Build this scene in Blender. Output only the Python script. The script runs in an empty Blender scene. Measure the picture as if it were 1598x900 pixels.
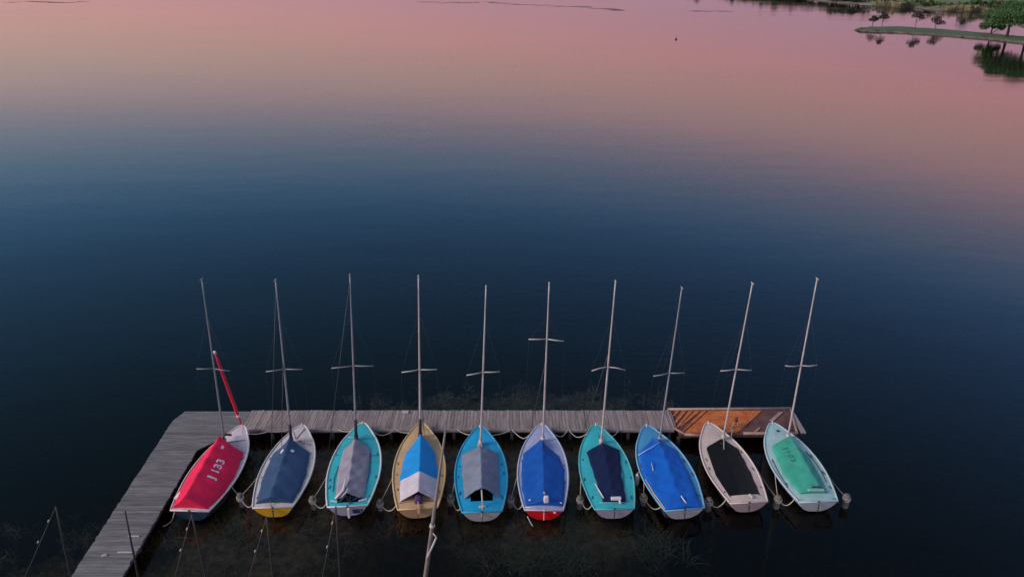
import bpy, bmesh, math, random
import numpy as np
from mathutils import Vector, Matrix
R = math.radians
rnd = random.Random(7)

# ---------------------------------------------------------------- camera
scene = bpy.context.scene
C = scene.collection
F_PX, TILT, CAM_H = 1150.0, R(24), 18.1
cam = bpy.data.cameras.new('camera'); cam_o = bpy.data.objects.new('camera', cam); C.objects.link(cam_o)
cam_o.location = (0, 0, CAM_H); cam_o.rotation_euler = (R(90) - TILT, 0, 0)
cam.sensor_width = 36; cam.lens = F_PX / 1598 * 36; cam.clip_end = 9000; cam.clip_start = .1
scene.camera = cam_o

# ---------------------------------------------------------------- world: dusk sky
SUN_EL, SUN_AZ = R(27), R(-108)          # azimuth measured from +Y towards +X
world = bpy.data.worlds.new('World'); scene.world = world; world.use_nodes = True
wn, wl = world.node_tree.nodes, world.node_tree.links
wn.clear()
def wmath(op, a, b=None, c=None):
    n = wn.new('ShaderNodeMath'); n.operation = op
    for i, v in enumerate((a, b, c)):
        if v is None: continue
        if isinstance(v, (int, float)): n.inputs[i].default_value = v
        else: wl.new(v, n.inputs[i])
    return n.outputs[0]
out = wn.new('ShaderNodeOutputWorld')
tc = wn.new('ShaderNodeTexCoord'); sx = wn.new('ShaderNodeSeparateXYZ'); wl.new(tc.outputs['Generated'], sx.inputs[0])
el = wmath('MULTIPLY', wmath('ARCSINE', sx.outputs[2]), 180 / math.pi)
az = wmath('DIVIDE', wmath('ARCTAN2', sx.outputs[0], wmath('ABSOLUTE', sx.outputs[1])), R(35))
azc = wmath('MAXIMUM', wmath('MINIMUM', az, 1.3), -1.3)
shift = wmath('ADD', wmath('MULTIPLY', azc, -2.9), wmath('MULTIPLY_ADD', wmath('MULTIPLY', azc, azc), 0.1, -.7))
ele = wmath('DIVIDE', wmath('ADD', el, shift), 90.0)
# pixel row -> colour the calm water shows there (centre column); divided by the water's reflectance
def s2l(c): c /= 255; return c / 12.92 if c <= .04045 else ((c + .055) / 1.055) ** 2.4
def fres(e):
    ci = math.sin(R(e)); n = 1.33; ct = math.sqrt(1 - (1 - ci * ci) / n / n)
    rs = ((ci - n * ct) / (ci + n * ct)) ** 2; rp = ((ct - n * ci) / (ct + n * ci)) ** 2
    return (rs + rp) / 2
SKY = [(0.6, (184,142,162)), (2.6, (190,140,154)), (4.8, (204,143,142)), (7.0, (200,144,136)), (9.0, (172,138,136)), (11.3, (128,119,132)),
       (13.6, (94,106,126)), (15.8, (65,91,118)), (18.0, (45,74,104)), (21.5, (32,55,80)), (26.5, (21,39,56)), (31.4, (13,26,36)), (38, (7,17,23))]
def ramp(stops):
    r = wn.new('ShaderNodeValToRGB'); r.color_ramp.interpolation = 'B_SPLINE'
    e = r.color_ramp.elements
    while len(e) > 1: e.remove(e[-1])
    for i, (p, c) in enumerate(stops):
        q = e[0] if i == 0 else e.new(p)
        q.position = p; q.color = (*c, 1)
    return r
stops = []
for e_, c_ in SKY:
    f = fres(max(e_, 1.2)); stops.append((e_ / 90, [s2l(v) / f for v in c_]))
stops += [(52/90, [.13, .18, .25]), (75/90, [.17, .19, .24])]
rp = ramp(stops); wl.new(ele, rp.inputs[0])
# warmer (yellow) towards the left, pinker towards the right
tint = wn.new('ShaderNodeMix'); tint.data_type = 'RGBA'
wl.new(wmath('MULTIPLY_ADD', azc, .5, .5), tint.inputs[0])
tint.inputs[6].default_value = (.88, .97, .93, 1); tint.inputs[7].default_value = (1.09, .99, 1.06, 1)
mul = wn.new('ShaderNodeMix'); mul.data_type = 'RGBA'; mul.blend_type = 'MULTIPLY'; mul.inputs[0].default_value = 1
wl.new(rp.outputs[0], mul.inputs[6]); wl.new(tint.outputs[2], mul.inputs[7])
bg = wn.new('ShaderNodeBackground'); bg.inputs[1].default_value = 1.0; wl.new(mul.outputs[2], bg.inputs[0])
sky = wn.new('ShaderNodeTexSky'); sky.sky_type = 'NISHITA'; sky.sun_disc = False
sky.sun_elevation = SUN_EL; sky.sun_rotation = SUN_AZ; sky.air_density = 1.0; sky.dust_density = 1.5
bg2 = wn.new('ShaderNodeBackground'); bg2.inputs[1].default_value = .015; wl.new(sky.outputs[0], bg2.inputs[0])
add = wn.new('ShaderNodeAddShader'); wl.new(bg.outputs[0], add.inputs[0]); wl.new(bg2.outputs[0], add.inputs[1])
wl.new(add.outputs[0], out.inputs[0])
# ---------------------------------------------------------------- sun (soft, veiled dusk light from the left)
sun = bpy.data.lights.new('sun', 'SUN'); sun.energy = 3.2; sun.angle = R(24); sun.color = (1, .80, .74)
sun_o = bpy.data.objects.new('sun', sun); C.objects.link(sun_o)
sdir = Vector((math.sin(SUN_AZ) * math.cos(SUN_EL), math.cos(SUN_AZ) * math.cos(SUN_EL), math.sin(SUN_EL)))
sun_o.rotation_euler = sdir.to_track_quat('Z', 'Y').to_euler(); sun_o.location = (-30, 10, 30)
scene.view_settings.view_transform = 'Standard'; scene.view_settings.look = 'None'
scene.view_settings.exposure = 0; scene.view_settings.gamma = 1
scene.cycles.transparent_max_bounces = 12; scene.cycles.max_bounces = 8

# ---------------------------------------------------------------- helpers
def P(px, py, z=0.0):
    """point on the height z that the photograph's pixel looks at"""
    x = (px - 799) / F_PX; y = -(py - 450) / F_PX
    d = Vector((x, math.cos(TILT) + y * math.sin(TILT), -math.sin(TILT) + y * math.cos(TILT)))
    return d * ((z - CAM_H) / d.z) + Vector((0, 0, CAM_H))
def PY(px, py, Y):
    x = (px - 799) / F_PX; y = -(py - 450) / F_PX
    d = Vector((x, math.cos(TILT) + y * math.sin(TILT), -math.sin(TILT) + y * math.cos(TILT)))
    return d * (Y / d.y) + Vector((0, 0, CAM_H))

def mat(name, col, rough=.6, var=.18, scale=3.0, bump=0.0, bscale=40.0, col2=None, metal=0.0, stretch=(1, 1, 1), stain=0.0, island=0.0, spec=.5):
    m = bpy.data.materials.new(name); m.use_nodes = True
    n, l = m.node_tree.nodes, m.node_tree.links
    b = n['Principled BSDF']; b.inputs['Roughness'].default_value = rough; b.inputs['Metallic'].default_value = metal
    b.inputs['Specular IOR Level'].default_value = spec
    t = n.new('ShaderNodeTexCoord'); mp = n.new('ShaderNodeMapping'); mp.inputs['Scale'].default_value = stretch
    l.new(t.outputs['Object'], mp.inputs[0])
    no = n.new('ShaderNodeTexNoise'); no.inputs['Scale'].default_value = scale; no.inputs['Detail'].default_value = 6; no.inputs['Roughness'].default_value = .65
    l.new(mp.outputs[0], no.inputs[0])
    cr = n.new('ShaderNodeValToRGB'); e = cr.color_ramp.elements
    c2 = col2 if col2 else [min(1, c * (1 + var)) for c in col]
    c1 = col if col2 else [c * (1 - var) for c in col]
    e[0].position = .32; e[0].color = (*c1, 1); e[1].position = .68; e[1].color = (*c2, 1)
    l.new(no.outputs[0], cr.inputs[0]); cur = cr.outputs[0]
    if island:
        g = n.new('ShaderNodeNewGeometry'); mr = n.new('ShaderNodeMapRange'); mr.inputs[3].default_value = 1 - island; mr.inputs[4].default_value = 1 + island
        l.new(g.outputs['Random Per Island'], mr.inputs[0])
        hs = n.new('ShaderNodeHueSaturation'); l.new(mr.outputs[0], hs.inputs['Value']); l.new(cur, hs.inputs['Color']); cur = hs.outputs[0]
    if stain:
        n2 = n.new('ShaderNodeTexNoise'); n2.inputs['Scale'].default_value = scale * 4.7; n2.inputs['Detail'].default_value = 8; n2.inputs['Roughness'].default_value = .75
        l.new(t.outputs['Object'], n2.inputs[0])
        r2 = n.new('ShaderNodeMapRange'); r2.inputs[1].default_value = .52; r2.inputs[2].default_value = .70; r2.inputs[4].default_value = stain
        l.new(n2.outputs[0], r2.inputs[0])
        mx = n.new('ShaderNodeMix'); mx.data_type = 'RGBA'; l.new(r2.outputs[0], mx.inputs[0]); l.new(cur, mx.inputs[6])
        mx.inputs[7].default_value = (.09, .085, .065, 1); cur = mx.outputs[2]
    l.new(cur, b.inputs['Base Color'])
    if bump:
        n3 = n.new('ShaderNodeTexNoise'); n3.inputs['Scale'].default_value = bscale; n3.inputs['Detail'].default_value = 4
        l.new(mp.outputs[0], n3.inputs[0])
        bp = n.new('ShaderNodeBump'); bp.inputs['Strength'].default_value = bump; bp.inputs['Distance'].default_value = .02
        l.new(n3.outputs[0], bp.inputs['Height']); l.new(bp.outputs[0], b.inputs['Normal'])
    return m

def link(name, me, parent=None, m=None):
    o = bpy.data.objects.new(name, me); C.objects.link(o)
    if parent: o.parent = parent
    if m is not None and me is not None:
        for q in (m if isinstance(m, (list, tuple)) else [m]): me.materials.append(q)
    return o
def tag(o, label=None, cat=None, group=None, kind=None):
    if label: o['label'] = label
    if cat: o['category'] = cat
    if group: o['group'] = group
    if kind: o['kind'] = kind
    return o
def empty(name, loc, label, cat, group=None, rz=0):
    o = bpy.data.objects.new(name, None); C.objects.link(o); o.location = loc; o.rotation_euler = (0, 0, rz); o.empty_display_size = .3
    return tag(o, label, cat, group)

class MB:
    def __init__(s): s.v = []; s.f = []; s.mi = []; s.sm = []
    def add(s, vs, fs, mi=0, sm=False):
        b = len(s.v); s.v += [tuple(v) for v in vs]
        for f in fs: s.f.append([i + b for i in f]); s.mi.append(mi); s.sm.append(sm)
    def box(s, c, d, rz=0, mi=0, taper=1.0):
        c = Vector(c); M = Matrix.Rotation(rz, 3, 'Z'); hx, hy, hz = d[0] / 2, d[1] / 2, d[2] / 2
        vs = []
        for z, k in ((-hz, 1), (hz, taper)):
            for x, y in ((-hx, -hy), (hx, -hy), (hx, hy), (-hx, hy)): vs.append(c + M @ Vector((x * k, y * k, z)))
        s.add(vs, [(0, 3, 2, 1), (4, 5, 6, 7), (0, 1, 5, 4), (1, 2, 6, 5), (2, 3, 7, 6), (3, 0, 4, 7)], mi)
    def prism(s, poly, z0, z1, mi=0):
        n = len(poly)
        a = sum(poly[i][0] * poly[(i + 1) % n][1] - poly[(i + 1) % n][0] * poly[i][1] for i in range(n))
        if a < 0: poly = poly[::-1]
        vs = [(p[0], p[1], z0) for p in poly] + [(p[0], p[1], z1) for p in poly]
        s.add(vs, [tuple(range(n))[::-1], tuple(range(n, 2 * n))] + [(i, (i + 1) % n, n + (i + 1) % n, n + i) for i in range(n)], mi)
    def tube(s, pts, r, n=8, mi=0, cap=True, closed=False):
        pts = [Vector(p) for p in pts]; rs = r if isinstance(r, (list, tuple)) else [r] * len(pts)
        vs = []; fs = []; N = len(pts); prev = None
        for i, p in enumerate(pts):
            a = pts[(i - 1) % N] if (closed or i > 0) else p; b = pts[(i + 1) % N] if (closed or i < N - 1) else p
            d = (b - a); d = d.normalized() if d.length > 1e-9 else Vector((0, 0, 1))
            if prev is None: u = d.cross(Vector((0, 0, 1)) if abs(d.z) < .9 else Vector((1, 0, 0))).normalized()
            else: u = (prev - d * prev.dot(d)).normalized()
            prev = u; w = d.cross(u)
            for k in range(n):
                t = 2 * math.pi * k / n; vs.append(p + (u * math.cos(t) + w * math.sin(t)) * rs[i])
        M = N if closed else N - 1
        for i in range(M):
            for k in range(n):
                j = (i + 1) % N; fs.append((i * n + k, i * n + (k + 1) % n, j * n + (k + 1) % n, j * n + k))
        if cap and not closed: fs += [tuple(range(n))[::-1], tuple(range((N - 1) * n, N * n))]
        s.add(vs, fs, mi, True)
    def build(s, name, m, parent=None, loc=None):
        me = bpy.data.meshes.new(name); me.from_pydata(s.v, [], s.f); me.update()
        o = link(name, me, parent, m)
        me.polygons.foreach_set('material_index', s.mi); me.polygons.foreach_set('use_smooth', s.sm)
        if loc is not None: o.location = loc
        return o

def crom(xs, ys, x):
    """Catmull-Rom interpolation"""
    x = min(max(x, xs[0]), xs[-1]); i = 0
    while i < len(xs) - 2 and x > xs[i + 1]: i += 1
    t = (x - xs[i]) / (xs[i + 1] - xs[i]); y0 = ys[max(i - 1, 0)]; y1, y2 = ys[i], ys[i + 1]; y3 = ys[min(i + 2, len(ys) - 1)]
    return .5 * (2 * y1 + (y2 - y0) * t + (2 * y0 - 5 * y1 + 4 * y2 - y3) * t * t + (3 * y1 - y0 - 3 * y2 + y3) * t ** 3)
def lin(pts, y):
    """pts = [(x, y)...] with falling y; x at y"""
    p = sorted(((b, a) for a, b in pts)); return float(np.interp(y, [q[0] for q in p], [q[1] for q in p]))

# ---------------------------------------------------------------- water
wm = bpy.data.materials.new('lake_water'); wm.use_nodes = True
n, l = wm.node_tree.nodes, wm.node_tree.links; n.clear()
o_ = n.new('ShaderNodeOutputMaterial'); tr = n.new('ShaderNodeBsdfTransparent'); gl = n.new('ShaderNodeBsdfGlossy')
gl.distribution = 'GGX'
t = n.new('ShaderNodeTexCoord'); mp = n.new('ShaderNodeMapping'); mp.inputs['Scale'].default_value = (.55, 1.25, 1); l.new(t.outputs['Object'], mp.inputs[0])
no = n.new('ShaderNodeTexNoise'); no.inputs['Scale'].default_value = 2.6; no.inputs['Detail'].default_value = 3; l.new(mp.outputs[0], no.inputs[0])
nb = n.new('ShaderNodeTexNoise'); nb.inputs['Scale'].default_value = .22; nb.inputs['Detail'].default_value = 4; l.new(mp.outputs[0], nb.inputs[0])
pt = n.new('ShaderNodeTexNoise'); pt.inputs['Scale'].default_value = .035; pt.inputs['Detail'].default_value = 4; l.new(mp.outputs[0], pt.inputs[0])
pr = n.new('ShaderNodeMapRange'); pr.inputs[1].default_value = .38; pr.inputs[2].default_value = .66; pr.inputs[3].default_value = .05; pr.inputs[4].default_value = 1.3; l.new(pt.outputs[0], pr.inputs[0])
rg = n.new('ShaderNodeMapRange'); rg.inputs[1].default_value = .38; rg.inputs[2].default_value = .66; rg.inputs[3].default_value = .03; rg.inputs[4].default_value = .085; l.new(pt.outputs[0], rg.inputs[0]); l.new(rg.outputs[0], gl.inputs['Roughness'])
m1 = n.new('ShaderNodeMath'); m1.operation = 'MULTIPLY'; l.new(no.outputs[0], m1.inputs[0]); l.new(pr.outputs[0], m1.inputs[1])
m2 = n.new('ShaderNodeMath'); m2.operation = 'MULTIPLY_ADD'; m2.inputs[1].default_value = 2.2; l.new(nb.outputs[0], m2.inputs[0]); l.new(m1.outputs[0], m2.inputs[2])
bp = n.new('ShaderNodeBump'); bp.inputs['Strength'].default_value = 1; bp.inputs['Distance'].default_value = .0065; l.new(m2.outputs[0], bp.inputs['Height'])
fr = n.new('ShaderNodeFresnel'); fr.inputs['IOR'].default_value = 1.33; l.new(bp.outputs[0], fr.inputs['Normal']); l.new(bp.outputs[0], gl.inputs['Normal'])
mx = n.new('ShaderNodeMixShader'); l.new(fr.outputs[0], mx.inputs[0]); l.new(tr.outputs[0], mx.inputs[1]); l.new(gl.outputs[0], mx.inputs[2])
l.new(mx.outputs[0], o_.inputs[0])
va = n.new('ShaderNodeVolumeAbsorption'); va.inputs[0].default_value = (.60, .44, .22, 1); va.inputs[1].default_value = .62
l.new(va.outputs[0], o_.inputs['Volume'])
b = MB(); S = 6000.0
b.box((0, 0, -4.0), (2 * S, 2 * S, 8.0)); tag(b.build('water', wm), kind='structure')

# ---------------------------------------------------------------- lake bed (one sheet; a weedy shoal around the jetty)
def vnoise(x, y, s=1.0):
    return (math.sin(x * 1.3 * s + 1.7 * math.sin(y * .9 * s + .4)) + math.sin(y * 1.7 * s + 1.3 * math.sin(x * 1.1 * s + 2.1)) + .5 * math.sin(x * 3.1 * s + y * 2.3 * s) + .5 * math.sin(x * 2.7 * s - y * 3.7 * s + 1)) / 3
def shoal(x, y):
    """0 deep .. 1 shallow"""
    def blob(cx, cy, rx, ry): return max(0.0, 1 - ((x - cx) / rx) ** 2 - ((y - cy) / ry) ** 2)
    v = max(blob(-3.5, 23.4, 10.5, 3.6), blob(1.0, 25.2, 7, 4.6), .6 * blob(-12.5, 18.0, 8, 4.0), blob(1.6, 20.0, 4.6, 1.9), blob(-9, 20.5, 5, 4))
    return max(0, min(1, v * 1.5 + .18 * vnoise(x * 1.3, y * 1.3) * (v > 0)))
xs = np.concatenate([[-6000, -2000, -600, -200, -80, -40], np.arange(-26, 26.1, .35), [40, 80, 200, 600, 2000, 6000]])
ys = np.concatenate([[-6000, -1000, -200, -40, -10], np.arange(4, 40.1, .35), [60, 100, 200, 600, 2000, 6000]])
vs = []; fs = []
for y in ys:
    for x in xs:
        s_ = shoal(x, y); vs.append((x, y, -3.9 + 3.58 * (s_ ** .6) + .10 * vnoise(x * 2.2, y * 2.2) + .05 * vnoise(x * 6, y * 6)))
nx = len(xs)
for j in range(len(ys) - 1):
    for i in range(nx - 1): fs.append((j * nx + i, j * nx + i + 1, (j + 1) * nx + i + 1, (j + 1) * nx + i))
b = MB(); b.add(vs, fs, 0, True)
bed_m = mat('lake_bed_mud', (.05, .032, .018), .95, col2=(.34, .22, .12), scale=3.4, bump=.6, bscale=9)
tag(b.build('lake_bed', bed_m), kind='structure')

# water weed: thin limp blades, most of them under the surface
def weeds(name, n_, region, seed, m, zt, ln, wd, label, lie=.4):
    r = random.Random(seed); b = MB()
    k = 0
    while k < n_:
        cx, cy = region(r)
        if cx is None: continue
        tuft = r.random() < .5
        for q in range(r.randint(4, 9) if tuft else 2):
            k += 1
            a = r.uniform(0, 6.28); L = r.uniform(*ln); z0 = zt(r) - r.uniform(.15, .5); z1 = zt(r); p = Vector((cx + r.gauss(0, .06), cy + r.gauss(0, .06), z0)); d = Vector((math.cos(a), math.sin(a), 0))
            tw = r.uniform(-.7, .7); pts = []; nseg = 5
            for i in range(nseg + 1):
                u = i / nseg; dd = Matrix.Rotation(tw * u, 3, 'Z') @ d
                pts.append(Vector((p.x + dd.x * L * u, p.y + dd.y * L * u, z0 + (z1 - z0) * math.sin(min(1, u * 1.5) * 1.57) - .05 * u)))
            w = r.uniform(*wd); vv = []
            for i, q_ in enumerate(pts):
                t_ = (pts[min(i + 1, nseg)] - pts[max(i - 1, 0)]).normalized(); s_ = t_.cross(Vector((0, 0, 1))); s_ = s_.normalized() * w * (1 - .8 * (i / nseg) ** 2)
                vv += [q_ - s_, q_ + s_]
            b.add(vv, [(2 * i, 2 * i + 1, 2 * i + 3, 2 * i + 2) for i in range(nseg)])
    return tag(b.build(name, m), label, 'water weed', kind='stuff')
weed_m = mat('weed_brown', (.10, .06, .025), .8, col2=(.40, .25, .12), scale=1.2, island=.5)
weed_far = mat('weed_olive', (.12, .10, .04), .8, col2=(.42, .31, .15), scale=1.2, island=.5)
weed_g = mat('weed_green', (.06, .065, .025), .8, col2=(.22, .19, .09), scale=1.2, island=.5)
def reg_shoal(r):
    x, y = r.uniform(-19, 9), r.uniform(15, 30)
    if shoal(x, y) < r.uniform(.1, .9) or vnoise(x * 1.7 + 3, y * 1.7) + .5 * vnoise(x * 5, y * 5) < r.uniform(.0, .7): return None, None
    return x, y
weeds('water_weed', 12000, reg_shoal, 3, weed_m, lambda r: -r.uniform(.04, .3), (.12, .42), (.006, .02), 'brown tangled water weed under the surface around the wooden jetty')
def reg_back(r):
    x, y = r.gauss(.8, 3.6), 26.75 + abs(r.gauss(0, 1.15))
    if vnoise(x * 1.4, y * 2) + .5 * vnoise(x * 4, y * 4) < r.uniform(-.3, .5) or abs(x) > 7.5: return None, None
    return x, y
weeds('water_weed', 7000, reg_back, 8, weed_far, lambda r: -r.uniform(.02, .22), (.15, .5), (.008, .022), 'olive tangle of water weed just behind the middle of the jetty')
def reg_edge(r):
    c = r.choice([(2.2, 19.2, .6, .5), (1.3, 18.9, .5, .3), (-.6, 19.4, .6, .35), (5.0, 19.2, .5, .4), (.2, 18.7, .8, .25), (-.8, 24.4, .5, .5), (-4.6, 24.2, .5, .6), (2.4, 24.4, .4, .5), (1.9, 20.5, .4, .8), (-9.8, 23.4, .4, .6)])
    return r.gauss(c[0], c[2]), r.gauss(c[1], c[3])
weeds('pond_weed', 1500, reg_edge, 5, weed_g, lambda r: -r.uniform(.0, .10), (.25, .8), (.008, .018), 'green ribbon leaves trailing just below the surface between the sterns')

# ---------------------------------------------------------------- far shore
grass_m = mat('shore_grass', (.06, .10, .035), .9, col2=(.15, .18, .07), scale=.08, bump=.5, bscale=2)
bank_m = mat('shore_bank', (.09, .085, .065), .95, col2=(.16, .15, .12), scale=.3)
AZ = [-180, -150, -135, -110, -95, -60, -33, -8, 8, 12, 15.9, 20, 23.7, 27, 30, 33, 40, 60, 90, 110, 135, 150, 180]
DD = [9, 9, 13, 60, 160, 520, 980, 1000, 960, 700, 505, 430, 386, 362, 350, 345, 330, 300, 200, 70, 13, 9, 9]
def shore_d(a):
    d = crom(AZ, DD, a)
    return d + (d * .012 * (math.sin(a * 1.9) + .6 * math.sin(a * 4.7 + 1)) if abs(a) < 90 else 0)
b = MB(); vs = []; fs = []; angs = [-180 + i * .75 for i in range(480)]
rings = [(-.01, -2.0), (0, -.1), (.6, .25), (2.5, .6), (9, 1.1), (40, 1.8), (150, 4), (600, 12), (2500, 22)]
for a in angs:
    d0 = shore_d(a)
    for (dd, z) in rings:
        D = d0 + dd if dd >= 0 else d0 * .99
        zz = z + (0 if dd < 5 else z * .35 * math.sin(a * 2.3 + dd * .01))
        vs.append((D * math.sin(R(a)), D * math.cos(R(a)), zz))
K = len(rings); NA = len(angs)
for i in range(NA):
    for k in range(K - 1):
        j = (i + 1) % NA; fs.append((i * K + k, i * K + k + 1, j * K + k + 1, j * K + k)[::-1])
b.add(vs, fs, 0, True)
for q in range(len(fs)):
    if q % (K - 1) in (0, 1, 2): b.mi[q] = 1
tag(b.build('shore_land', [grass_m, bank_m]), kind='structure')

# spit
spit_top = [(1335, 46), (1352, 42.5), (1400, 41.5), (1460, 45), (1540, 52), (1600, 57.5), (1760, 68)]
spit_bot = [(1335, 47.5), (1352, 50), (1400, 51.5), (1460, 55), (1540, 61.5), (1600, 68.5), (1760, 84)]
tp = [P(x, y, .3) for x, y in spit_top]; bt = [P(x, y, 0) for x, y in spit_bot]
def resample(pts, n_):
    L = [0]
    for i in range(1, len(pts)): L.append(L[-1] + (pts[i] - pts[i - 1]).length)
    o = []
    for k in range(n_):
        s_ = L[-1] * k / (n_ - 1); i = 0
        while i < len(L) - 2 and s_ > L[i + 1]: i += 1
        o.append(pts[i].lerp(pts[i + 1], (s_ - L[i]) / (L[i + 1] - L[i])))
    return o
tp, bt = resample(tp, 70), resample(bt, 70); b = MB(); vs = []; fs = []
prof = [(-.03, -1.2), (0, 0.0), (.05, .35), (.12, .55), (.35, .7), (.65, .7), (.88, .5), (.95, .3), (1.0, 0), (1.03, -1.2)]
for i in range(70):
    for u, z in prof:
        k = min(1, i / 4 + .25); q = bt[i].lerp(tp[i], u); q += Vector((rnd.gauss(0, .3), rnd.gauss(0, .55), 0)); q.z = z * k if z > 0 else z; vs.append(q)
K = len(prof)
for i in range(69):
    for k in range(K - 1): fs.append((i * K + k, (i + 1) * K + k, (i + 1) * K + k + 1, i * K + k + 1))
b.add(vs, fs, 0, True)
for q in range(len(fs)):
    if q % (K - 1) < 2: b.mi[q] = 1
tag(b.build('spit', [mat('spit_grass', (.035, .075, .035), .9, col2=(.08, .12, .055), scale=.15), mat('spit_bank', (.06, .05, .045), .95, col2=(.14, .12, .10), scale=.5)]), kind='structure')

# trees: tapered trunk with limbs, crown of leaf clumps
leaf_ms = [mat('leaf_green', (.03, .09, .028), .8, col2=(.08, .17, .05), scale=.35, island=.45),
           mat('leaf_olive', (.04, .05, .016), .8, col2=(.12, .12, .045), scale=.35, island=.45),
           mat('leaf_dark', (.012, .028, .016), .8, col2=(.03, .06, .03), scale=.35, island=.45)]
bark = mat('bark', (.05, .04, .03), .9)
def tree_meshes(seed, h, rw, nleaf, leaf, kind='round', trunk_r=.18):
    r = random.Random(seed); tb = MB(); cb = MB()
    th = h * (.35 if kind != 'bush' else .1)
    tb.tube([(0, 0, -.3), (.05, .03, th * .5), (0, .1, th), (.1, 0, h * .75)], [trunk_r * 1.25, trunk_r, trunk_r * .8, trunk_r * .3], 7)
    blobs = []
    for i in range(9 if kind != 'bush' else 6):
        a = i * 2.4 + r.uniform(-.4, .4); rr = rw * r.uniform(.25, .75) * (1 if i > 1 else .2); zz = th + (h - th) * ((.2 + .62 * (1 - (rr / rw) ** 2) * r.uniform(.55, 1)) if i > 1 else .82)
        c = Vector((rr * math.cos(a), rr * math.sin(a), zz)); blobs.append((c, rw * r.uniform(.28, .5), (h - th) * r.uniform(.16, .28)))
        if i % 2: tb.tube([(0, 0, th * .8), c * .55 + Vector((0, 0, th * .3)), c], [trunk_r * .5, trunk_r * .3, trunk_r * .12], 5)
    for i in range(nleaf):
        c, br, bz = r.choice(blobs); v = Vector((r.gauss(0, 1), r.gauss(0, 1), r.gauss(0, 1))).normalized() * r.uniform(.55, 1.08)
        p = c + Vector((v.x * br, v.y * br, v.z * bz))
        if kind == 'weep' and r.random() < .5: p.z -= r.uniform(0, .22) * h
        if p.z < th * .45: p.z = th * .45 + r.random() * .5
        s_ = leaf * r.uniform(.5, 1.3); q = Vector((r.gauss(0, 1), r.gauss(0, 1), r.gauss(0, 1) + .8)).normalized(); u = q.orthogonal().normalized(); w = q.cross(u)
        u = u * s_; w = w * s_ * .6
        cb.add([p - u, p - w * .8, p + u, p + w], [(0, 1, 2, 3)])
    return tb, cb
def make_tree(name, loc, seed, h, rw, nleaf, leaf, kind, lm, label, cat='tree', group=None, trunk_r=.18):
    t = empty(name, loc, label, cat, group)
    tb, cb = tree_meshes(seed, h, rw, nleaf, leaf, kind, trunk_r)
    tb.build('trunk', bark, t); cb.build('crown', lm, t); return t
def dup(root, loc, rz=0, sc=1.0, label=None, group=None):
    r = root.copy(); C.objects.link(r); r.location = loc; r.rotation_euler = (0, 0, rz); r.scale = (sc, sc, sc * rnd.uniform(.9, 1.15))
    if label: r['label'] = label
    if group: r['group'] = group
    for ch in list(root.children):
        c = ch.copy(); C.objects.link(c); c.parent = r
    return r
# three on the spit's root at the right edge
def on(px, py, z=.6):
    q = P(px, py, z); q.z = z - .1; return q
make_tree('broadleaf_tree', on(1571, 58), 11, 8.4, 7.2, 22000, .19, 'weep', leaf_ms[0], 'wide spreading green tree on the grassy spit, at the right edge of the photo', trunk_r=.3)
make_tree('broadleaf_tree', on(1602, 59), 12, 9.6, 6.6, 18000, .19, 'weep', leaf_ms[0], 'tall green tree cut by the right edge of the photo, beside the wide spreading one', trunk_r=.3)
make_tree('bush', on(1546, 54), 13, 4.0, 2.8, 4200, .2, 'bush', leaf_ms[0], 'low green bush under the left side of the wide tree on the spit', 'bush')
# lone small trees on the spit
small = [((1361, 41.5), 3.0, 1.5, 'tiny dark bare-stemmed tree nearest the tip of the spit'), ((1376, 41.5), 4.0, 1.7, 'spindly dark tree beside the tiny one near the tip of the spit'),
         ((1428, 43), 4.6, 2.1, 'dark leaning shrub tree halfway along the grassy spit'), ((1459, 45), 3.4, 2.2, 'round dark shrub between the halfway tree and the big trees on the spit')]
dark_leaf = mat('leaf_reddish_dark', (.03, .022, .02), .8, col2=(.06, .045, .04), scale=.5, island=.4)
for i, (p_, h_, w_, lb) in enumerate(small):
    make_tree('shrub_tree', on(*p_, .5), 30 + i, h_, w_, 480, .24, 'round' if i < 3 else 'bush', dark_leaf, lb, 'tree', trunk_r=.07)
# tree line and waterside bushes on the far right shore
protos = []
for i, (h_, w_, nl, kd, lm) in enumerate([(10, 4.2, 900, 'round', 0), (12.5, 3.6, 900, 'round', 2), (8, 4.6, 900, 'weep', 1)]):
    protos.append((h_, w_, nl, kd, lm))
made = {}
def shore_pt(a, off, z): d = shore_d(a) + off; return Vector((d * math.sin(R(a)), d * math.cos(R(a)), z))
k = 0
rt = random.Random(21)
for i in range(64):
    a = 10 + 30 * (i + rt.uniform(-.4, .4)) / 64; off = rt.uniform(150, 240) if a > 23 else rt.uniform(25, 70)
    v = rt.randrange(3); loc = shore_pt(a, off, 1.5); rz = rt.uniform(0, 6.28); sc = rt.uniform(.75, 1.1) if a > 24 else (rt.uniform(.35, .5) if a > 19 else rt.uniform(.5, .7))
    lb = ['mid green round-crowned tree in the tree line on the far right shore', 'dark narrow tree in the tree line on the far right shore', 'olive low drooping tree in the tree line on the far right shore'][v]
    if v not in made:
        h_, w_, nl, kd, lm = protos[v]; made[v] = make_tree('shore_tree', loc, 50 + v, h_, w_, nl, .75, kd, leaf_ms[lm], lb, 'tree', 'trees on the far right shore')
    else: dup(made[v], loc, rz, sc, lb)
made = {}
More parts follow.
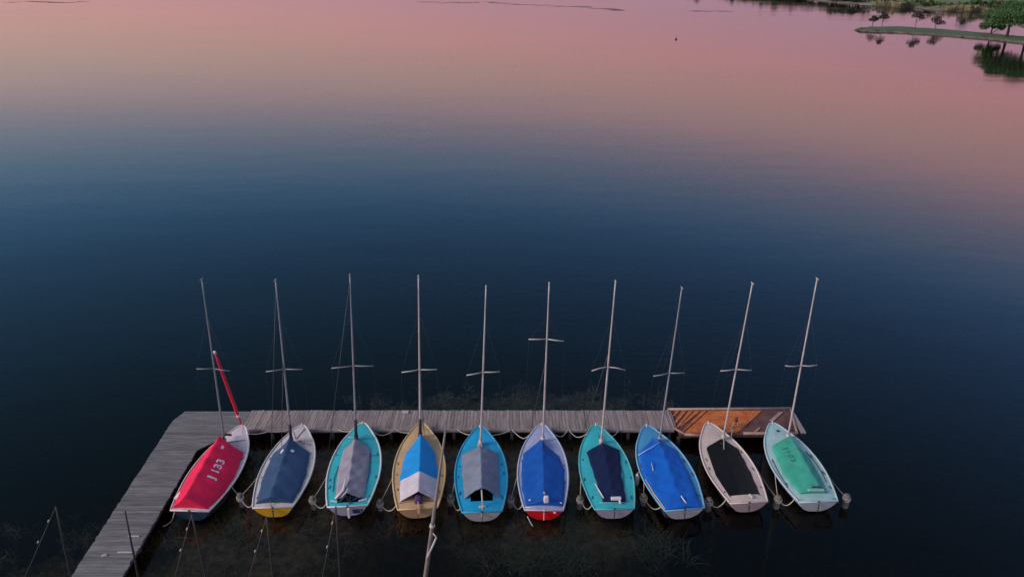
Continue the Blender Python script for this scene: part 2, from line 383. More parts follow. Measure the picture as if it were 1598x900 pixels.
for i in range(110):
    a = 13 + 23 * (i + rt.uniform(-.5, .5)) / 110; off = rt.uniform(1.5, 12); v = rt.randrange(3); loc = shore_pt(a, off, .5); sc = rt.uniform(.4, .8) if a < 30 else rt.uniform(.5, 1.1)
    lb = ['green bush on the bank of the far right shore', 'olive bush on the bank of the far right shore', 'dark bush on the bank of the far right shore'][v]
    if v not in made: made[v] = make_tree('bush', loc, 70 + v, 3.4, 2.8, 500, .42, 'bush', leaf_ms[v], lb, 'bush', 'bushes on the far right shore')
    else: dup(made[v], loc, rt.uniform(0, 6.28), sc, lb)
for i in range(62):
    a = 14.5 + 9.5 * (i + rt.uniform(-.5, .5)) / 62; v = rt.randrange(3); loc = shore_pt(a, rt.uniform(1.5, 7), .5)
    dup(made[v], loc, rt.uniform(0, 6.28), rt.uniform(.9, 1.35), ['green bush on the bank of the far right shore', 'olive bush on the bank of the far right shore', 'dark bush on the bank of the far right shore'][v])
# reeds
reed_m = mat('reed_straw', (.14, .12, .07), .9, col2=(.28, .25, .15), scale=.4, island=.3)
b = MB(); r = random.Random(9)
for i in range(2200):
    a = r.choice([r.gauss(25.4, .4), r.gauss(26.4, .25), r.gauss(30, .6)]); p = shore_pt(a, r.uniform(-1.5, 3.5), -.1); h_ = r.uniform(.8, 2.6); dx = r.gauss(0, .25)
    b.add([p + Vector((-.07, 0, 0)), p + Vector((.07, 0, 0)), p + Vector((.03 + dx, r.gauss(0, .2), h_)), p + Vector((-.03 + dx, 0, h_))], [(0, 1, 2, 3)])
tag(b.build('reeds', reed_m), 'straw coloured reeds along the waterline of the far right shore', 'reeds', kind='stuff')
# pale landing stages on the far right bank
jm = mat('pale_concrete', (.45, .43, .42), .8)
for (x0, x1, y, lb) in ((1343, 1384, 7.5, 'pale narrow landing stage left of the reeds on the far right shore'), (1546, 1566, 17.5, 'short pale landing stage on the far right shore, above the big trees of the spit')):
    A, B = P(x0, y, .4), P(x1, y, .4); e = empty('landing_stage', ((A + B) / 2).to_tuple()[:2] + (0,), lb, 'landing stage'); c0 = e.location
    b = MB(); b.box((0, 0, .42), ((B - A).length, 1.6, .16)); b.build('deck', jm, e)
    for s_ in (-.4, 0, .4):
        b = MB(); b.tube([(s_ * (B - A).length, 0, -2.5), (s_ * (B - A).length, 0, .34)], .12); b.build('post', bark, e)
# flat dark patches far out, standing in for ripple lines and far-shore reflections
streak_m = mat('ripple_reflection', (.07, .05, .05), .8, col2=(.11, .08, .08), scale=.5)
r = random.Random(4)
for nm, pts_, wv, lb in (('painted_streak', [(655, 3.5), (700, 5), (760, 4), (820, 8), (880, 10), (950, 14), (968, 17)], 1.0, 'long thin dark streak added as a water ripple far out at the top of the lake'),
                     ('painted_streak', [(1078, 17), (1110, 18.5), (1138, 19)], .6, 'short thin streak added as a water ripple far out, right of the long one'),
                     ('painted_streak', [(0, 4), (45, 3), (100, 4.5), (135, 3)], .9, 'thin streak added as a far reflection in the top left of the lake')):
    b = MB()
    for i in range(len(pts_) - 1):
        A, B = P(*pts_[i]), P(*pts_[i + 1]); m_ = int((B - A).length / 1.5) + 1
        for q in range(m_):
            if r.random() < .35: continue
            c = A.lerp(B, (q + r.random()) / m_) + Vector((0, r.gauss(0, 2.5 * wv), 0)); L, W = r.uniform(1, 5), r.uniform(.25, 1.3) * wv
            ang = [j * 6.283 / 8 for j in range(8)]
            b.prism([(c.x + L * math.cos(t_) * r.uniform(.5, 1), c.y + W * math.sin(t_) * r.uniform(.6, 1)) for t_ in ang], -.05, .035)
    tag(b.build(nm, streak_m), lb, 'floating weed', kind='stuff')
# two marker buoys / floats far out
for (px, py, sc, lb) in ((1055, 62, .45, 'tiny dark marker float far out on the pink water'),):
    p = P(px, py); e = empty('marker_float', p, lb, 'marker float')
    b = MB(); b.tube([(0, 0, -.6 * sc), (0, 0, -.3 * sc), (0, 0, .4 * sc), (0, 0, .7 * sc)], [.2 * sc, .6 * sc, .6 * sc, .15 * sc], 10); b.build('body', mat('float_dark', (.02, .02, .025)), e)
    b = MB(); b.tube([(0, 0, .6 * sc), (0, 0, 1.8 * sc)], .08 * sc, 6); b.build('stem', bpy.data.materials['float_dark'], e)

# ---------------------------------------------------------------- jetty
ZD = .5
def wood(name, c1, c2, st, sc=2.2):
    m = mat(name, c1, .9, col2=c2, scale=sc, bump=.4, bscale=14, stretch=st, stain=.5, island=.20); return m
wood_a = wood('jetty_wood_across', (.16, .135, .125), (.36, .30, .28), (6, .5, 1))
wood_b = wood('jetty_wood_along', (.085, .085, .088), (.21, .205, .207), (.5, 6, 1))
beam_m = mat('jetty_beam', (.035, .03, .027), .9, col2=(.09, .08, .07), scale=2)
jet = empty('wooden_jetty', (-3.5, 26, 0), 'weathered grey L-shaped plank jetty the boats are moored to', 'jetty'); JO = Vector((-3.5, 26, 0))
b = MB(); x = -11.14; r = random.Random(2)
while x < 6.72:
    w = .138; y0 = 25.29 + r.gauss(0, .012); y1 = 26.71 + r.gauss(0, .012)
    sk = r.gauss(0, .004)
    b.prism([(x - JO.x, y0 - JO.y), (x + w - .008 - JO.x, y0 - JO.y), (x + w - .008 + sk - JO.x, y1 - JO.y), (x + sk - JO.x, y1 - JO.y)], ZD - .04 + r.gauss(0, .003), ZD + r.gauss(0, .004)); x += w
b.build('cross_planks', wood_a, jet)
b = MB(); y = -8.0
def xl(y): return float(np.interp(y, [-8, 17.37, 25.99, 26.71], [-12.9, -13.8, -14.21, -13.93]))
def xr(y): return float(np.interp(y, [-8, 17.37, 23.9, 25.29, 26.71], [-11.6, -12.2, -12.40, -11.16, -11.16]))
while y < 26.62:
    w = .138; g = .008; e1, e2 = r.gauss(0, .012), r.gauss(0, .012)
    b.prism([(xl(y) + e1 - JO.x, y - JO.y), (xr(y) + e2 - JO.x, y - JO.y), (xr(y + w) + e2 - JO.x, y + w - g - JO.y), (xl(y + w) + e1 - JO.x, y + w - g - JO.y)], ZD - .04 + r.gauss(0, .003), ZD + r.gauss(0, .004)); y += w
b.build('walkway_planks', wood_b, jet)
for yy in (25.42, 26.0, 26.58):
    b = MB(); b.box((-2.2 - JO.x, yy - JO.y, ZD - .14), (17.8, .1, .18)); b.build('beam', beam_m, jet)
for s_ in (0, 1):
    b = MB(); f_ = (lambda y: xl(y) + .12) if s_ == 0 else (lambda y: xr(y) - .12)
    yy = [-8, 17.37, 23.8]; b.add([v for y_ in yy for v in ((f_(y_) - .05 - JO.x, y_ - JO.y, ZD - .24), (f_(y_) + .05 - JO.x, y_ - JO.y, ZD - .24), (f_(y_) + .05 - JO.x, y_ - JO.y, ZD - .05), (f_(y_) - .05 - JO.x, y_ - JO.y, ZD - .05))],
        [(k * 4 + j, k * 4 + (j + 1) % 4, k * 4 + 4 + (j + 1) % 4, k * 4 + 4 + j) for k in range(2) for j in range(4)] + [(0, 1, 2, 3), (8, 9, 10, 11)]); b.build('beam', beam_m, jet)
rim = mat('jetty_edge', (.20, .17, .16), .9, col2=(.36, .32, .31), scale=3, stretch=(1, 6, 1))
b = MB(); b.box((-2.2 - JO.x, 25.262 - JO.y, ZD - .03), (17.7, .05, .11)); b.build('edge_board', rim, jet)
for (px_, py_) in [(x_, y_) for x_ in (-9.9, -7.4, -5, -2.4, 0, 2.4, 4.8, 6.5) for y_ in (25.38, 26.6)] + [(-14.0, 24.5), (-12.6, 22), (-13.9, 21), (-12.5, 19), (-13.7, 17.2), (-12.3, 15)]:
    b = MB(); b.tube([(px_ - JO.x, py_ - JO.y, -3.7), (px_ - JO.x, py_ - JO.y, ZD - .06)], .08); b.build('post', beam_m, jet)
# pale worn repair strips on the walkway
pale = mat('pale_batten', (.42, .40, .40), .85)
for (p0, p1) in (((200, 836), (217, 836)), ((183, 861), (206, 861))):
    A, B = P(*p0, ZD + .02), P(*p1, ZD + .02); b = MB(); c = (A + B) / 2 - JO; b.box((c.x, c.y, ZD + .018), ((B - A).length, .05, .025)); b.build('batten', pale, jet)
b = MB(); q = P(163, 867, ZD) - JO; b.box((q.x, q.y, ZD + .03), (.16, .1, .05), .4, taper=.7); b.build('cleat', pale, jet)
b = MB(); q = P(633, 641, ZD) - JO; b.box((q.x, q.y - .12, ZD + .03), (.28, .18, .05)); b.build('cleat', pale, jet)

# rusty steel platform at the right end of the jetty
plat = empty('steel_platform', (9.3, 25.9, 0), 'rusty orange and brown steel platform at the right end of the jetty', 'platform'); PO = Vector((9.3, 25.9, 0))
ZP = .46
def pp(px, py, z=ZP): q = P(px, py, z) - PO; return (q.x, q.y)
under = mat('rust_brown', (.075, .028, .030), .85, col2=(.16, .075, .066), scale=2.5, stain=.4)
orange = mat('rust_orange', (.52, .11, .026), .8, col2=(.82, .26, .06), scale=2.2, bump=.6, bscale=60, stain=.28)
# perforation pattern on the orange sheet
nn, ll = orange.node_tree.nodes, orange.node_tree.links
bs = nn['Principled BSDF']; src = bs.inputs['Base Color'].links[0].from_socket
ck = nn.new('ShaderNodeTexChecker'); ck.inputs['Scale'].default_value = 13; mpp = nn.new('ShaderNodeMapping'); mpp.inputs['Rotation'].default_value = (0, 0, .78)
tcc = nn.new('ShaderNodeTexCoord'); ll.new(tcc.outputs['Object'], mpp.inputs[0]); ll.new(mpp.outputs[0], ck.inputs[0]); ck.inputs[1].default_value = (1, 1, 1, 1); ck.inputs[2].default_value = (.62, .55, .5, 1)
mxx = nn.new('ShaderNodeMix'); mxx.data_type = 'RGBA'; mxx.blend_type = 'MULTIPLY'; mxx.inputs[0].default_value = 1; ll.new(src, mxx.inputs[6]); ll.new(ck.outputs[0], mxx.inputs[7]); ll.new(mxx.outputs[2], bs.inputs['Base Color'])
b = MB(); b.prism([pp(1043, 640), pp(1234, 638), pp(1243, 676), pp(1062, 678)], ZP - .16, ZP - .02); b.build('base_plate', under, plat)
b = MB(); b.prism([pp(1106, 641), pp(1189, 640.5), pp(1158, 669), pp(1150, 674), pp(1068, 675)], ZP - .017, ZP + .015); b.build('grating', orange, plat)
for (a0, a1, c0, c1) in ((1092, 1100, 1066, 1073), (1081, 1088.5, 1064, 1067.5), (1070, 1077, 1064, 1066)):
    pass
def slat(x0t, x1t, x0b, x1b, yb, yt=641.2):
    b = MB(); b.prism([pp(x0t, yt), pp(x1t, yt), pp(x1b, yb), pp(x0b, yb)], ZP - .017, ZP + .012); b.build('slat', orange, plat)
slat(1095.5, 1103, 1064, 1066.5, 673); slat(1084, 1092, 1061.5, 1064, 664); slat(1074.5, 1081, 1055, 1058, 667); slat(1064.5, 1071, 1052, 1056, 659); slat(1055, 1060, 1048.5, 1051, 650)
pb = mat('rust_pale', (.27, .16, .13), .8, col2=(.42, .30, .26), scale=3)
b = MB(); b.prism([pp(1215, 643), pp(1222, 643), pp(1207, 657), pp(1201, 656)], ZP - .017, ZP + .02); b.build('pale_plank', pb, plat)
b = MB(); b.prism([pp(1182, 668), pp(1187, 667), pp(1180, 675), pp(1175, 675)], ZP - .017, ZP + .02); b.build('pale_plank', pb, plat)
for (p0, p1, w_) in (((1042, 638.5), (1235, 637), .06), ((1041.5, 640), (1052, 668), .05), ((1050, 667), (1070, 677.5), .05), ((1068, 677.5), (1100, 679.5), .06), ((1160, 676), (1243, 676), .06), ((1234, 638), (1244, 676), .05)):
    A, B = P(*p0, ZP + .02) - PO, P(*p1, ZP + .02) - PO; b = MB(); b.tube([A, B], w_, 6); b.build('frame_bar', pb, plat)
b = MB(); b.prism([pp(1236, 642), pp(1240, 645), pp(1258, 675), pp(1250, 675), pp(1243, 664)], ZP - .05, ZP + .02); b.build('corner_plate', rim, plat)
b = MB(); b.prism([pp(1240, 645), pp(1252, 668), pp(1240, 675)], ZP - .15, ZP - .05); b.build('corner_bracket', under, plat)
for (px_, py_) in ((1060, 676), (1240, 674), (1233, 641), (1140, 676), (1050, 641)):
    q = P(px_, py_, ZP) - PO; b = MB(); b.tube([(q.x, q.y, -3.7), (q.x, q.y, ZP - .17)], .08); b.build('post', beam_m, plat)
bol = empty('mooring_bollard', P(1147, 666, ZP), 'small rusty mooring frame standing on the orange platform behind the beige boat', 'bollard')
b = MB()
for dx, dy in ((-.2, -.12), (.2, -.12), (0, .2)): b.tube([(dx, dy, .01), (0, 0, .34)], .03, 6)
b.build('legs', pb, bol); b = MB(); b.tube([(0, 0, .3), (0, 0, .46)], [.09, .07], 8); b.build('head', under, bol)

# ---------------------------------------------------------------- boats
LEN = 4.8
US = [0, .1, .2, .3, .4, .5, .6, .7, .8, .9, .96, 1]
HB = [.70, .80, .88, .945, .97, .955, .90, .80, .64, .41, .26, .11]
def hb(y, L, k): return crom(US, HB, y / L) * k
def sheer(y, L): u = y / L; return .55 + .03 * (1 - u) + .24 * u ** 2.2
def keel(y, L): u = y / L; return float(np.interp(u, [0, .15, .35, .7, .88, .95, 1], [.06, -.04, -.15, -.17, -.06, .12, .5]))
def deck_z(x, y, L, k): h = max(hb(y, L, k), .02); return sheer(y, L) + .05 * (1 - (x / h) ** 2) * min(1, h / .5)

mast_grey = mat('mast_alloy', (.24, .25, .27), .45, var=.12, scale=2)
mast_pale = mat('mast_pale', (.44, .40, .38), .5, var=.18, scale=2)
mast_dull = mat('mast_dull', (.17, .20, .21), .5, var=.15, scale=2)
dark_spar = mat('dark_sheath', (.02, .02, .035), .7)
wire = mat('wire', (.05, .055, .06), .5)
rope_m = mat('rope', (.46, .41, .35), .9, var=.2, scale=20)
white_m = mat('white_plastic', (.66, .62, .62), .5, var=.1)
tan_w = mat('varnished_wood', (.42, .28, .15), .6)
black_in = mat('cockpit_dark', (.012, .012, .014), .8)

def chain_x(ch, y): return lin(ch, y)
def boat(idx, bow, sl, sr, mb_, mt_, sp, cfg):
    Bw, SL, SR = P(*bow, .8), P(*sl, .55), P(*sr, .55); S = (SL + SR) / 2
    L = math.hypot(Bw.x - S.x, Bw.y - S.y); a = math.atan2(Bw.x - S.x, Bw.y - S.y); kb = cfg.get('k', 1.0)
    t = empty('dinghy', (S.x, S.y, 0), cfg['label'], 'sailing dinghy', 'dinghies moored in a row at the jetty', -a)
    Mi = Matrix.Rotation(a, 3, 'Z')
    def loc(w): return Mi @ (Vector(w) - Vector((S.x, S.y, 0)))
    rr = random.Random(100 + idx)
    dm = mat('deck_paint', cfg['deck'], .55, var=.14, scale=2.2, bump=.08, bscale=30, stain=cfg.get('stain', .3))
    hm = mat('hull_paint', cfg['hull'], .45, var=.1, scale=2.5, stain=.3)
    gm = mat('gunwale_paint', cfg.get('gun', (.55, .52, .52)), .5, var=.1, stain=.35)
    tm = mat('transom_paint', cfg['transom'], .5, var=.08, scale=3, stain=cfg.get('tstain', .2))
    # hull shell
    ny = 30; ss = [-1, -.97, -.9, -.78, -.6, -.35, 0, .35, .6, .78, .9, .97, 1]; b = MB(); vs = []; fs = []
    for j in range(ny + 1):
        y = L * (j / ny) ** .95; h = hb(y, L, kb); z1 = sheer(y, L); z0 = keel(y, L); p_ = 3.2 if y < .6 * L else 3.2 - 1.6 * (y / L - .6) / .4
        for s_ in ss:
            z = z0 + (z1 - z0) * abs(s_) ** p_; yy = y + (0 if y > .01 else .12 * (z1 - z) / .5)
            vs.append((h * s_ * (.97 if abs(s_) < 1 else 1), yy, z))
    K = len(ss)
    for j in range(ny):
        for k in range(K - 1): fs.append((j * K + k, (j + 1) * K + k, (j + 1) * K + k + 1, j * K + k + 1))
    b.add(vs, fs, 0, True); b.add([vs[ny * K + k] for k in range(K)], [tuple(range(K))], 0)
    hull = b.build('hull', hm, t)
    b = MB(); tv = [vs[k] for k in range(K)]; b.add([(v[0], v[1] - .012, v[2]) for v in tv] + [(v[0], v[1] + .02, v[2]) for v in tv], [tuple(range(K))[::-1]] + [(k, k + 1, K + k + 1, K + k) for k in range(K - 1)])
    b.build('transom', tm, t)
    # deck with the sunken cockpit
    Lc, Rc = cfg['L'], cfg['R']; y0 = min(Lc[-1][1], Rc[-1][1]); y1 = max(Lc[0][1], Rc[0][1])
    ck0, ck1 = cfg.get('cock', (y0 + .08, y1 - .12)); ins = cfg.get('inset', .05); dep = cfg.get('depth', .38)
    vs = []; fs = []; mi = []
    yl = [L * j / 44 for j in range(45)]; yl = [y for y in yl if abs(y - ck0) > .03 and abs(y - ck1) > .03] + [ck0 - .006, ck0 + .006, ck1 - .006, ck1 + .006]; yl.sort()
    rows = []
    for y in yl:
        h = hb(y, L, kb) - .004; inn = ck0 < y < ck1; yc = min(max(y, ck0), ck1)
        a0, a1 = chain_x(Lc, yc) + ins, chain_x(Rc, yc) - ins
        if 'cw' in cfg: a0, a1 = -cfg['cw'], cfg['cw']
        if a1 - a0 < .05: m_ = (a0 + a1) / 2; a0, a1 = m_ - .025, m_ + .025
        a0 = max(a0, -h * .9); a1 = min(a1, h * .9)
        cols = [-h, -h + (a0 + h) * .5, a0, a0 + .01] + [a0 + (a1 - a0) * q for q in (.25, .5, .75)] + [a1 - .01, a1, h - (h - a1) * .5, h]
        for c_, x in enumerate(cols):
            z = deck_z(x, y, L, kb)
            if inn and 3 <= c_ <= 7: z = sheer(y, L) - dep
            vs.append((x, y, z))
        rows.append(inn)
    K = 11
    b = MB()
    for j in range(len(yl) - 1):
        for k in range(K - 1):
            mi_ = 1 if ((rows[j] or rows[j + 1]) and 2 <= k <= 7) else 0
            b.mi.append(mi_); b.f.append([j * K + k, (j + 1) * K + k, (j + 1) * K + k + 1, j * K + k + 1][::-1]); b.sm.append(False)
    b.v = vs; b.build('deck', [dm, cfg.get('inm') or black_in], t)
    # gunwale all the way round
    pts = [(-hb(y, L, kb), y, sheer(y, L) + .004) for y in [L * j / 30 for j in range(31)]] + [(hb(y, L, kb), y, sheer(y, L) + .004) for y in [L * (30 - j) / 30 for j in range(31)]]
    b = MB(); b.tube(pts, cfg.get('gr', .034), 6, closed=True); b.build('gunwale', gm, t)
    # toe strips and small deck fittings seen on the side decks
    for s_ in (-1, 1):
        for q in range(3):
            b = MB(); y = L * (.16 + .2 * q) + rr.uniform(-.3, .3); x = s_ * (hb(y, L, kb) - rr.uniform(.09, .15)); b.box((x, y, deck_z(x, y, L, kb) + .012), (rr.uniform(.015, .03), rr.uniform(.06, .2), .025), rr.uniform(-.15, .15) + s_ * (.25 - .5 * y / L)); b.build('deck_cleat', cfg.get('fit') or wire, t)
    # cover
    h0, h1, dip = cfg['h']    # ridge height at the stern, at the mast
    Rg = cfg['ridge']; prof_p = cfg.get('p', 1.0)
    rk = random.Random(idx * 5); ph = [rk.uniform(0, 6.28) for _ in range(6)]
    def wr(x, y): return .022 * math.sin(7 * x + 3 * y + ph[0]) * math.sin(5 * y + ph[1]) + .011 * math.sin(17 * x - 9 * y + ph[2]) + .007 * math.sin(23 * y + 11 * x + ph[3])
    def cz(x, y):
        a0, a1 = chain_x(Lc, y), chain_x(Rc, y); rx = min(max(lin(Rg, y), a0 + .02), a1 - .02)
        s_ = (x - rx) / ((a1 - rx) if x > rx else (rx - a0)); s_ = max(-1, min(1, s_)); u = (y - y0) / (y1 - y0)
        hr = h0 + (h1 - h0) * u - dip * math.sin(math.pi * u); wdt = min(1, (a1 - a0) / .5)
        d_ = abs(s_)
        return deck_z(x, y, L, kb) + .035 + hr * wdt * (1 - d_) ** prof_p + wr(x, y) * cfg.get('wr', 1) * (1 if h0 >= 0 else .6) * min(1, (1 - d_) * 5)
    if cfg.get('cover'):
        cm = [mat('cover_cloth', c_, .8, var=.16, scale=1.8, bump=.8, bscale=5, spec=.25, stain=.10) for c_ in cfg['cover']]
        NY = 34; SS = [-1, -.97, -.8, -.6, -.4, -.2, -.05, 0, .05, .2, .4, .6, .8, .97, 1]; b = MB(); vs = []
        sp_y = cfg.get('split')
        yy = [y0 + (y1 - y0) * (j / NY) for j in range(NY + 1)]
        if sp_y: yy = sorted(yy + [sp_y])
        for y in yy:
            a0, a1 = chain_x(Lc, y), chain_x(Rc, y); rx = min(max(lin(Rg, y), a0 + .02), a1 - .02)
            for s_ in SS:
                x = rx + s_ * ((a1 - rx) if s_ > 0 else (rx - a0)); zz = cz(x, y)
                if abs(s_) == 1: zz = deck_z(x, y, L, kb) + .012
                # rear edge scallop
                ys_ = y
                if y == yy[0] and 'scal' in cfg: ys_ = y + cfg['scal'] * (1 - abs(s_))
                vs.append((x + (.012 * math.sin(9 * y + ph[4]) if abs(s_) == 1 else 0), ys_, zz))
        K = len(SS)
        for j in range(len(yy) - 1):
            for k in range(K - 1):
                b.f.append([j * K + k, j * K + k + 1, (j + 1) * K + k + 1, (j + 1) * K + k]); b.mi.append(1 if (sp_y and yy[j] < sp_y - .001) else 0); b.sm.append(True)
        b.v = vs
        if cfg.get('flap'):   # cloth closing the tent at its rear
            base = [(vs[k][0] * .98, vs[k][1] + .01, deck_z(vs[k][0], y0, L, kb) + .012) for k in range(K)]
            b.add([vs[k] for k in range(K)] + base, [(k, k + 1, K + k + 1, K + k)[::-1] for k in range(K - 1)], 0, False)
        cov = b.build('cover', cm, t)
        sd = cov.modifiers.new('thick', 'SOLIDIFY'); sd.thickness = .012; sd.offset = 1
        if 'text' in cfg:
            txt, A, B, size, tmat = cfg['text']; cu = bpy.data.curves.new('num', 'FONT'); cu.body = txt; cu.size = size; cu.extrude = 0; cu.offset = size * (.028 if idx == 1 else .0); cu.space_character = 1.05
            to = bpy.data.objects.new('num', cu); C.objects.link(to); dg = bpy.context.evaluated_depsgraph_get(); me = bpy.data.meshes.new_from_object(to.evaluated_get(dg)); bpy.data.objects.remove(to)
            bm = bmesh.new(); bm.from_mesh(me); bmesh.ops.triangulate(bm, faces=bm.faces); bmesh.ops.subdivide_edges(bm, edges=bm.edges, cuts=2)
            mxw = max(v.co.x for v in bm.verts); d_ = Vector((B[0] - A[0], B[1] - A[1])); k_ = d_.length / mxw; d_.normalize(); up = Vector((-d_.y, d_.x))
            for v in bm.verts:
                q = Vector(A) + d_ * (v.co.x * k_) + up * (v.co.y); v.co = (q.x, q.y, cz(q.x, q.y) + .028)
            bm.to_mesh(me); bm.free(); me.name = 'number'; link('number', me, cov, tmat)
        for (x, y, w_, h_, rz) in cfg.get('patch', []):
            b = MB(); N = 10
            b.add([(x + w_ * math.cos(2 * math.pi * q / N + rz) * (1 if q % 5 else 1.1), y + h_ * math.sin(2 * math.pi * q / N + rz), cz(x + w_ * math.cos(2 * math.pi * q / N + rz), y + h_ * math.sin(2 * math.pi * q / N + rz)) + .024) for q in range(N)] , [tuple(range(N))])
            b.build('patch', white_m, cov)
    # mast, spreaders, stays
    M0 = P(*mb_, .7); T0 = PY(*mt_, M0.y); m0 = loc(M0); m0.z = deck_z(m0.x, m0.y, L, kb) - .02; t0 = loc(T0)
    mm = cfg.get('mast', mast_pale)
    bend = cfg.get('bend', 0); N = 12; pts = []
    for q in range(N + 1):
        u = q / N; p_ = m0.lerp(t0, u); p_.x += bend * math.sin(math.pi * u); pts.append(p_)
    b = MB(); b.tube(pts, [.044 - .020 * (q / N) for q in range(N + 1)], 8); mo = b.build('mast', mm, t)
    b = MB(); b.tube([t0 - Vector((0, 0, .02)), t0 + Vector((0, 0, .05))], .028, 6); b.tube([t0 + Vector((0, -.12, .03)), t0 + Vector((0, .1, .03))], .02, 6); b.build('masthead', mm, mo)
    b = MB(); q = m0.lerp(t0, .01); b.tube([m0, m0.lerp(t0, .035)], .085, 8); b.build('mast_foot', dark_spar if cfg.get('boot') else mm, mo)
    if cfg.get('boot'): b = MB(); b.tube([m0.lerp(t0, .01), m0.lerp(t0, cfg['boot'])], .062, 8); b.build('mast_sheath', dark_spar, mo)
    (sx0, sy0), (sx1, sy1) = sp; smx = (sx0 + sx1) / 2
    A, B = loc(PY(sx0, sy0, M0.y - .05)), loc(PY(sx1, sy1, M0.y - .05)); mc = (A + B) / 2
    u = (mc.z - m0.z) / (t0.z - m0.z); ctr = m0.lerp(t0, u); ctr.x += bend * math.sin(math.pi * u); ctr.z += cfg.get('arc', 0)
    A.y = ctr.y - .10; B.y = ctr.y - .10
    b = MB(); b.tube([A, (A + ctr) / 2 + Vector((0, -.02, cfg.get('arc', 0) * .4)), ctr], .021, 6); b.build('spreader', mm, mo)
    b = MB(); b.tube([B, (B + ctr) / 2 + Vector((0, -.02, cfg.get('arc', 0) * .4)), ctr], .021, 6); b.build('spreader', mm, mo)
    hi = m0.lerp(t0, .80); yc = m0.y - .35; r_w = .0025
    for s_, E_ in ((-1, A), (1, B)):
        b = MB(); xx = s_ * (hb(yc, L, kb) - .05); b.tube([hi, E_, (xx, yc, deck_z(xx, yc, L, kb))], r_w, 4); b.build('shroud', wire, t)
    b = MB(); b.tube([hi, (0, L - .12, sheer(L, L) + .03)], r_w, 4); b.build('forestay', wire, t)
    if cfg.get('halyard'):
        for (u0, dx, dy, zz) in cfg['halyard']:
            q = m0.lerp(t0, u0); b = MB(); b.tube([q, (m0.x + dx, m0.y + dy, zz)], .011, 5); b.build('halyard', wire, t)
    # rudder fittings, stem fitting
    b = MB(); b.box((cfg.get('rx', 0.0), -.06, .36), (.028, .06, .30)); b.box((cfg.get('rx', 0.0), -.02, .60), (.06, .08, .04)); b.build('rudder_fitting', cfg.get('rudm') or wire, t)
    b = MB(); b.tube([(0, L - .05, sheer(L, L)), (0, L + .06, sheer(L, L) + .07)], .03, 6); b.build('stem_fitting', white_m, t)
    for e in cfg.get('extra', []): e(t, L, kb, cz)
    return t

def tubex(name, pts, r, m): return lambda t, L, k, cz: MBt(name, pts, r, m, t)
def MBt(name, pts, r, m, t): b = MB(); b.tube(pts, r, 7); b.build(name, m, t)
def boxx(name, c, d, rz, m, tp=1.0):
    def f(t, L, k, cz): b = MB(); b.box(c, d, rz, taper=tp); o = b.build(name, m, t); bv = o.modifiers.new('soft', 'BEVEL'); bv.width = min(d) * .22; bv.segments = 2
    return f
def coam(pts, m, r=.02):
    """raised moulding line on the deck, x,y points"""
    def f(t, L, k, cz): b = MB(); b.tube([(x, y, deck_z(x, y, L, k) + .015) for x, y in pts], r, 5); b.build('coaming', m, t)
    return f

red_m = mat('red_sailcloth', (.62, .012, .045), .7, var=.15, scale=8, bump=.3, bscale=12)
navy_m = mat('navy_paint', (.02, .03, .12), .5); purple_m = mat('purple_cloth', (.06, .03, .14), .8, bump=.4, bscale=15)
faded = mat('faded_marks', (.02, .17, .125), .9)
teal_rope = mat('teal_line', (.3, .42, .42), .8)
white_txt = mat('white_letters', (.74, .70, .72), .7, var=.04)
seat_t = mat('turquoise_seat', (.03, .30, .34), .6, col2=(.07, .44, .48), scale=3, stain=.3)

def forestay_sail(t, L, k, cz):
    A = Vector((0, L - .05, sheer(L, L) + .10)); Mi = t.matrix_basis
    W = PY(336, 552, t.location.y + L * .86); B = Mi.inverted() @ W
    b = MB(); b.tube([A.lerp(B, u) for u in (0, .04, .12, .5, .9, 1)], [.03, .035, .062, .066, .05, .035], 8); f = b.build('furled_sail', red_m, t)
    b = MB(); b.tube([B, B + (B - A).normalized() * .12], .05, 7); b.build('end_cap', white_m, f)
    b = MB(); b.tube([A.lerp(B, .11), A.lerp(B, .15)], .07, 7); b.build('strap', white_m, f)

